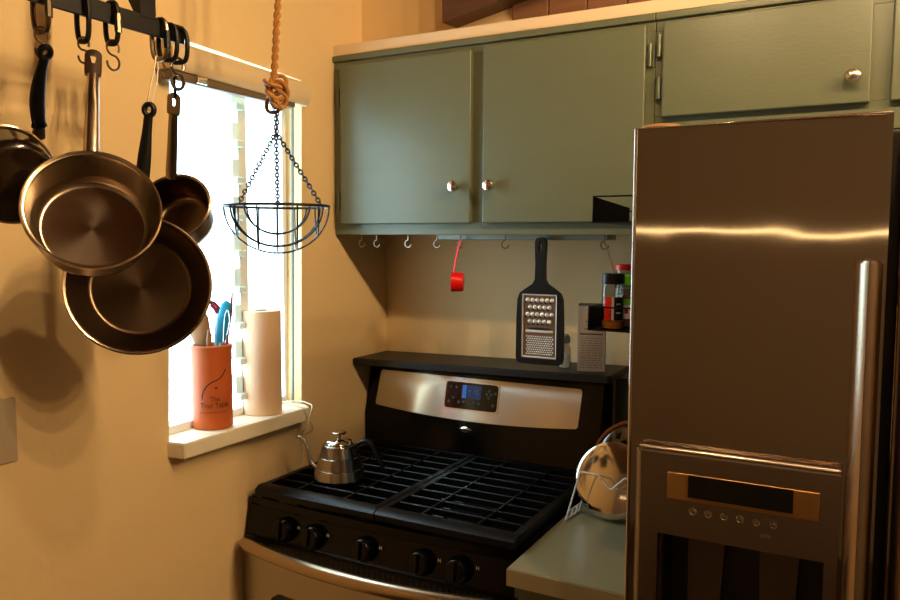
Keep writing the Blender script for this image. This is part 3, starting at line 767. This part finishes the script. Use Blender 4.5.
# ================================================================== HANGING WIRE BASKET
HX_, HY_ = .30, -.863
t = thing('hanging_basket', 'black wire half round basket hanging on chains from a golden rope', 'basket', (HX_, HY_, 2.0))
bm = B()
for ph in (0, PI):
    tube(bm, [(HX_ - .003 + i * .00024 + .0040 * math.cos(ph + i * .75), HY_ - .002 + i * .00013 + .0040 * math.sin(ph + i * .75), 1.872 + i * .0040) for i in range(156)], .0040, 6)
obj('rope', bm, M['rope'], t)
bm = B(); rr = random.Random(5)
for k, (cz, ax, rad) in enumerate([(1.876, (1, -.6, .3), .016), (1.868, (.2, .5, .8), .019), (1.856, (1, -.8, -.3), .018), (1.846, (.6, .6, .5), .018), (1.842, (1, -.5, .1), .016), (1.834, (.1, .9, .4), .017), (1.862, (-.4, .8, .1), .017)]):
    Q = axm(ax); du = (-1) ** k * .007
    tube(bm, [V((HX_ + du * .88, HY_ + du * .48, cz)) + Q @ V((rad * math.cos(a), rad * math.sin(a), .005 * math.sin(2 * a))) for a in [2 * PI * i / 20 for i in range(20)]], .0042, 7, closed=True)
obj('rope_knot', bm, M['rope'], t)
def chain(bm, p0, p1, link=.012, r=.0017, w_=.0038):
    p0, p1 = V(p0), V(p1); L = (p1 - p0).length; n = max(2, round(L / (link * .72))); d = (p1 - p0) / L
    a = d.orthogonal().normalized(); b = d.cross(a)
    for i in range(n):
        c = p0 + d * L * (i + .5) / n; s_ = a if i % 2 else b; h = L / n * .68
        tube(bm, [c + d * h * math.cos(q) + s_ * w_ * math.sin(q) for q in [2 * PI * k / 10 for k in range(10)]], r, 5, closed=True)
bm = B(); chain(bm, (HX_, HY_, 1.835), (HX_, HY_, 1.775)); chain(bm, (HX_ + .003, HY_ + .002, 1.83), (HX_ + .001, HY_, 1.775)); obj('top_chain', bm, M['wire'], t)
BR, BZ = .1055, 1.629
vd = V((-.66, .75, 0)).normalized(); vr = V((.75, .66, 0)).normalized()
cc = V((HX_, HY_, BZ))
for u, w_ in ((-.070, -.072), (.080, -.055), (.002, .100)):
    bm = B(); e = cc + vr * u + vd * w_; e = cc + (e - cc).normalized() * (BR - .001); chain(bm, (HX_, HY_, 1.778), e); obj('chain', bm, M['wire'], t)
bm = B(); tube(bm, [cc + V((BR * math.cos(2 * PI * i / 64), BR * math.sin(2 * PI * i / 64), 0)) for i in range(64)], .0028, 6, closed=True); obj('rim', bm, M['wire'], t)
bm = B(); DR = .096
for fam, (A_, N_) in enumerate(((vr, vd), (vd, vr))):
    for d in ((-.085, -.055, 0, .055, .085) if fam == 0 else (-.08, -.038, 0, .038, .08)):
        rr_ = math.sqrt(BR ** 2 - d ** 2); k = rr_ / BR
        tube(bm, [cc + N_ * d + A_ * rr_ * math.cos(a) + V((0, 0, -DR * k * math.sin(a))) for a in [PI * i / 24 for i in range(25)]], .0020, 5)
obj('wire_bowl', bm, M['wire'], t)

# ================================================================== POT RACK AND PANS
BX = .27
t = thing('pot_rack', 'black iron pot rail along the left wall beside the window', 'rack', (0, -1.3, 1.92))
bm = B(); bx(bm, BX - .003, BX + .003, -2.05, -1.072, 1.9095, 1.941, .001, 1); obj('bar', bm, M['iron'], t)
for y in (-1.152, -1.95):
    bm = B(); prism(bm, [(.002, 2.18), (.002, 2.10), (.05, 2.085), (BX - .04, 1.99), (BX - .004, 1.93), (BX + .004, 1.9365), (BX + .004, 1.97), (BX - .02, 2.03), (.10, 2.13), (.06, 2.18)], lambda x, z: (x, y - .016, z), lambda x, z: (x, y + .016, z)); obj('bracket', bm, M['iron'], t)

def loop_pts(c, h, w_, dirn):     # a closed upright oval in the plane of dirn and z
    c = V(c); d = V(dirn).normalized(); out = []
    for i in range(28):
        a = 2 * PI * i / 28; e = .55
        ca, sa = math.cos(a), math.sin(a)
        out.append(c + d * w_ / 2 * math.copysign(abs(ca) ** e, ca) + V((0, 0, h / 2 * math.copysign(abs(sa) ** .8, sa))))
    return out
CG = 'carabiners on the pot rail'
def carabiner(y, label, h=.068, z=1.904, gate=True, m='hook', w_=.026, dr=(1, .15, 0)):
    t = thing('carabiner', label, 'carabiner', (BX, y, z), group=CG)
    bm = B(); tube(bm, loop_pts((BX, y, z), h, w_, dr), .0042, 8, closed=True); obj('loop', bm, M[m], t)
    if gate:
        bm = B(); d = V(dr).normalized(); c = V((BX, y, z)) + d * w_ / 2
        tube(bm, [c + V((0, 0, -.016)), c + V((0, 0, .014))], .0058, 8); obj('gate_sleeve', bm, M['hook'] if m != 'hook' else M['iron'], t)
carabiner(-1.345, 'brown carabiner at the near end of the pot rail above the dark saucepan', .074, 1.905, True, 'fry', .030)
carabiner(-1.275, 'dark carabiner holding the long steel handle on the pot rail', .074, 1.907, False, 'iron', .024)
carabiner(-1.222, 'black carabiner with a light sleeve above the larger empty hook', .066, 1.911, True, 'iron', .026)
carabiner(-1.126, 'silver carabiner at the end of the pot rail right of the bracket', .068, 1.907, True, 'hook', .030, (1, .25, 0))
carabiner(-1.108, 'black carabiner between the silver one and the last hook', .062, 1.906, False, 'iron', .032, (1, .6, 0))
carabiner(-1.086, 'last carabiner at the window end of the pot rail', .060, 1.905, False, 'iron', .034, (1, .7, 0))

HG = 's hooks on the pot rail'
def s_hook(p, label, h=.040, dirn=(.3, 1, 0), m='hook', rad=.0018, name='s_hook'):
    """p: where its top arc bears on the carabiner"""
    d = V(dirn).normalized(); p = V(p); r = h / 4; pts = []
    for i in range(14):
        a = math.radians(-30 + 300 * i / 13); pts.append((r * .85 * math.cos(a), r * math.sin(a) - r))
    for i in range(1, 14):
        a = math.radians(90 - 280 * i / 13); pts.append((r * .85 * math.cos(a), r * math.sin(a) - 3 * r))
    bm = B(); tube(bm, smooth_pts([p + d * u + V((0, 0, v)) for u, v in pts], 2), rad, 7)
    o = obj(name, bm, M[m], origin=p); tag(o, label, 'hook', HG); return o
s_hook((BX, -1.345, 1.876), 's hook holding the black handle of the dark saucepan', .046, (.2, 1, 0))
s_hook((BX, -1.275, 1.877), 's hook holding the long steel saucepan handle', .040, (.9, .5, 0))
s_hook((BX + .001, -1.222, 1.884), 'larger empty s hook near the middle of the pot rail', .048, (.2, 1, 0))
s_hook((BX - .003, -1.108, 1.880), 'small empty s hook near the window end of the pot rail', .036, (.3, 1, 0))
s_hook((BX - .004, -1.084, 1.884), 'large open s hook over the window end of the pot rail', .055, (.25, 1, 0), 'hook', .0032)

VIEW = lambda p: (V((1.3688, -2.0884, 1.5621)) - V(p)).normalized()
CR = V((.8787, .4774, 0)); CU = V((-.04, .067, .997))
def frame_for(c, a):
    a = V(a).normalized(); y = V((0, 0, 1)); y = (y - a * y.dot(a)).normalized(); x = y.cross(a)
    Mx = Matrix((x, y, a)).transposed().to_4x4(); return Matrix.Translation(V(c)) @ Mx
def pan_body(r, rb, d, th=.0025, lip=.004):
    bm = B()
    k = min(.02, d * .5)
    prof = [(0, -d), (rb - k * .6, -d), (rb - k * .15, -d + k * .3), (rb, -d + k)]
    prof += [(r, -.004), (r + lip * .6, -.001), (r + lip, .0015), (r + lip * .7, .0035), (r - .0005, .002), (r - th, -.004)]
    prof += [(rb - th, -d + k), (rb - th - k * .2, -d + k * .3 + th), (rb - k * .7 - th, -d + th), (0, -d + th)]
    lathe(bm, prof, 72); return bm

def pan(name, label, cat, c, a, r, rb, d, Hpt, mats, hand, start=None, bend=None):
    Fm = frame_for(c, a); t = thing(name, label, cat, frame=Fm)
    obj('body', pan_body(r, rb, d), mats[0], t, world=False, smooth=45)
    bm = B(); tube(bm, [((r + .003) * math.cos(2 * PI * i / 72), (r + .003) * math.sin(2 * PI * i / 72), .002) for i in range(72)], .0026, 6, closed=True); obj('rim', bm, mats[1], t, world=False)
    inv = Fm.inverted(); H = inv @ V(Hpt)
    s_ = (inv @ V(start)) if start else V((0, r + .002, -.012))
    L = (H - s_).length; dd = (H - s_) / L; nz = V((0, 0, 1)); nz = (nz - dd * nz.dot(dd)).normalized(); side = dd.cross(nz)
    if hand == 'steel':
        bm = B(); n = 14
        P = [s_ + dd * L * (.02 + .76 * i / n) for i in range(n + 1)]
        rs = [.0112 - .0025 * i / n for i in range(n + 1)]
        tube(bm, P, rs, 12, flat=.75, ref=nz)
        # flat eye at the top
        e = s_ + dd * (L * .88)
        poly = []; R1 = .0125; y0, y1 = -L * .11, L * .12
        O = [( R1 * .95, y0), (R1, y0 + .01), (R1, y1 - .006)] + [(R1 * math.cos(q), y1 - .006 + R1 * .9 * math.sin(q)) for q in [PI * i / 8 for i in range(1, 8)]] + [(-R1, y1 - .006), (-R1, y0 + .01), (-R1 * .95, y0)]
        hc = y1 - .013
        I = []
        for (u, v) in O:
            q = math.atan2(v - hc, u); I.append((.0048 * math.cos(q), hc + .008 * math.sin(q)))
        Ls = [[bm.verts.new(e + side * u + dd * v + nz * w_) for u, v in p] for p in (O, I) for w_ in (-.0022, .0022)]
        n_ = len(O)
        for i in range(n_):
            j = (i + 1) % n_
            bm.faces.new((Ls[0][i], Ls[0][j], Ls[2][j], Ls[2][i])); bm.faces.new((Ls[1][i], Ls[3][i], Ls[3][j], Ls[1][j]))
            bm.faces.new((Ls[0][i], Ls[1][i], Ls[1][j], Ls[0][j])); bm.faces.new((Ls[2][i], Ls[2][j], Ls[3][j], Ls[3][i]))
        obj('handle', bm, mats[2], t, world=False)
    else:
        bm = B(); n = 16; ring = .0075
        P, rs = [], []
        for i in range(n + 1):
            f = i / n; off = (bend or 0) * math.sin(PI * f)
            P.append(s_ + dd * (L - ring * 1.7) * (.12 + .88 * f) + side * off)
            rs.append((.0100 + .0028 * math.sin(PI * min(1, f * 1.2)) - .0025 * f) * (1.25 if f < .06 else 1))
        tube(bm, P, rs, 12, flat=.62, ref=nz)
        ec = s_ + dd * L
        obj('handle', bm, mats[2], t, world=False); bm = B()
        tube(bm, [ec + side * ring * 1.05 * math.cos(q) + dd * ring * 1.25 * math.sin(q) - dd * ring * .6 for q in [2 * PI * i / 18 for i in range(18)]], .0048, 8, closed=True, flat=1.)
        obj('hanging_eye', bm, mats[2], t, world=False)
    bm = B()
    tube(bm, [s_ + nz * 0 - dd * .006, s_ + dd * L * .13], [.011, .0085], 10, flat=.6, ref=nz); obj('handle_bracket', bm, M['hook'], t, world=False)
    return t

c1 = V((.379, -1.349, 1.604))
pan('saucepan', 'large open steel saucepan with a steel handle, nearest on the rail', 'saucepan', c1, VIEW(c1) * .9 + CU * .42, .089, .084, .070, (.281, -1.266, 1.8535), (M['pan'], M['panrim'], M['pan']), 'steel')
c2 = V((.25, -1.166, 1.481))
pan('frying_pan', 'wide dark steel frying pan with a black handle, hanging lowest', 'pan', c2, VIEW(c2) + CU * .10 - CR * .06, .117, .095, .045, (.266, -1.148, 1.788), (M['fry'], M['panrim'], M['plastic']), 'black')
c3 = V((.20, -1.040, 1.622))
pan('saucepan', 'small brown toned saucepan with thin steel handle in front of the window', 'saucepan', c3, VIEW(c3) * .86 - CR * .30 + CU * .42, .066, .060, .070, (.245, -1.074, 1.822), (M['fry'], M['panrim'], M['hook']), 'steel', start=c3 - CR * .004 + V((0, 0, .060)) - VIEW(c3) * .006)
c0 = V((.160, -1.345, 1.662))
pan('saucepan', 'glossy dark saucepan turned to the wall at the left photo edge', 'saucepan', c0, VIEW(c0) * -.84 - CR * .42 + CU * .30, .074, .068, .060, (.277, -1.345, 1.842), (M['blackpan'], M['panrim'], M['plastic']), 'black', start=(.186, -1.300, 1.728), bend=.006)

# strings between hooks and handles
def strap(pts, label, m, r, name='cord_loop', cat='cord'):
    bm = B(); tube(bm, smooth_pts(pts, 5), r, 6, closed=False); o = obj(name, bm, M[m], origin=pts[0]); tag(o, label, cat); return o
strap([(BX - .004, -1.128, 1.878), (BX - .003, -1.130, 1.84), (.268, -1.142, 1.805), (.268, -1.143, 1.790), (.264, -1.144, 1.783), (.263, -1.149, 1.788), (.268, -1.150, 1.81), (BX, -1.140, 1.85), (BX - .002, -1.133, 1.878)], 'cream string loop holding the black frying pan handle', 'cord', .0014)
strap([(BX - .006, -1.084, 1.850), (.258, -1.086, 1.848), (.252, -1.078, 1.832), (.247, -1.074, 1.816)], 'short black strap holding the thin steel handle by the window', 'iron', .0028, 'hanging_strap', 'strap')

# ================================================================== LIGHT
def lamp(name, kind, loc, energy, col, size, rot=None):
    l = bpy.data.lights.new(name, kind); l.energy = energy; l.color = col
    if kind == 'AREA': l.shape = 'DISK'; l.size = size
    else: l.shadow_soft_size = size
    o = bpy.data.objects.new(name, l); C.objects.link(o); o.location = loc
    if rot: o.rotation_euler = rot
    return o
WARM = (1, .70, .37)
for x, y, e in ((1.00, -1.08, 13), (1.45, -1.09, 19), (1.90, -1.08, 24), (2.35, -1.09, 28), (2.70, -1.08, 30)):
    lamp('ceiling_lamp', 'POINT', (x, y, 2.36), e, WARM, .022)
wl = lamp('added_streak_light', 'AREA', (.95, -3.6, 1.598), .6, (1, .63, .30), 1, (PI / 2, 0, 0)); wl.data.shape = 'RECTANGLE'; wl.data.size = 1.5; wl.data.size_y = .012  # unseen light added behind the camera for the fridge streak

wd = bpy.data.worlds.new('daylight'); bpy.context.scene.world = wd; wd.use_nodes = True
bg = wd.node_tree.nodes['Background']; bg.inputs[0].default_value = (.66, .85, 1, 1); bg.inputs[1].default_value = 11.0
pl = bpy.data.lights.new('window_portal', 'AREA'); pl.shape = 'RECTANGLE'; pl.size = .47; pl.size_y = .90; pl.cycles.is_portal = True
po = bpy.data.objects.new('window_portal', pl); C.objects.link(po); po.location = (-.11, -.658, 1.55); po.rotation_euler = (PI / 2, 0, -PI / 2)

# ================================================================== CAMERA
cam = bpy.data.cameras.new('camera'); cam.sensor_width = 36; cam.lens = 770.65 / 900 * 36; cam.clip_start = .02
co = bpy.data.objects.new('camera', cam); C.objects.link(co)
yaw, pit, rol = .4974, .0782, .0038
F = V((-math.sin(yaw) * math.cos(pit), math.cos(yaw) * math.cos(pit), -math.sin(pit))); R0 = V((math.cos(yaw), math.sin(yaw), 0)); U0 = R0.cross(F)
Rr = R0 * math.cos(rol) + U0 * math.sin(rol); Ur = U0 * math.cos(rol) - R0 * math.sin(rol)
co.matrix_world = Matrix.Translation(V((1.3688, -2.0884, 1.5621))) @ Matrix((Rr, Ur, -F)).transposed().to_4x4()
sc = bpy.context.scene; sc.camera = co
sc.view_settings.view_transform = 'Standard'; sc.view_settings.look = 'None'; sc.view_settings.exposure = 0; sc.view_settings.gamma = 1; sc.view_settings.use_curve_mapping = False
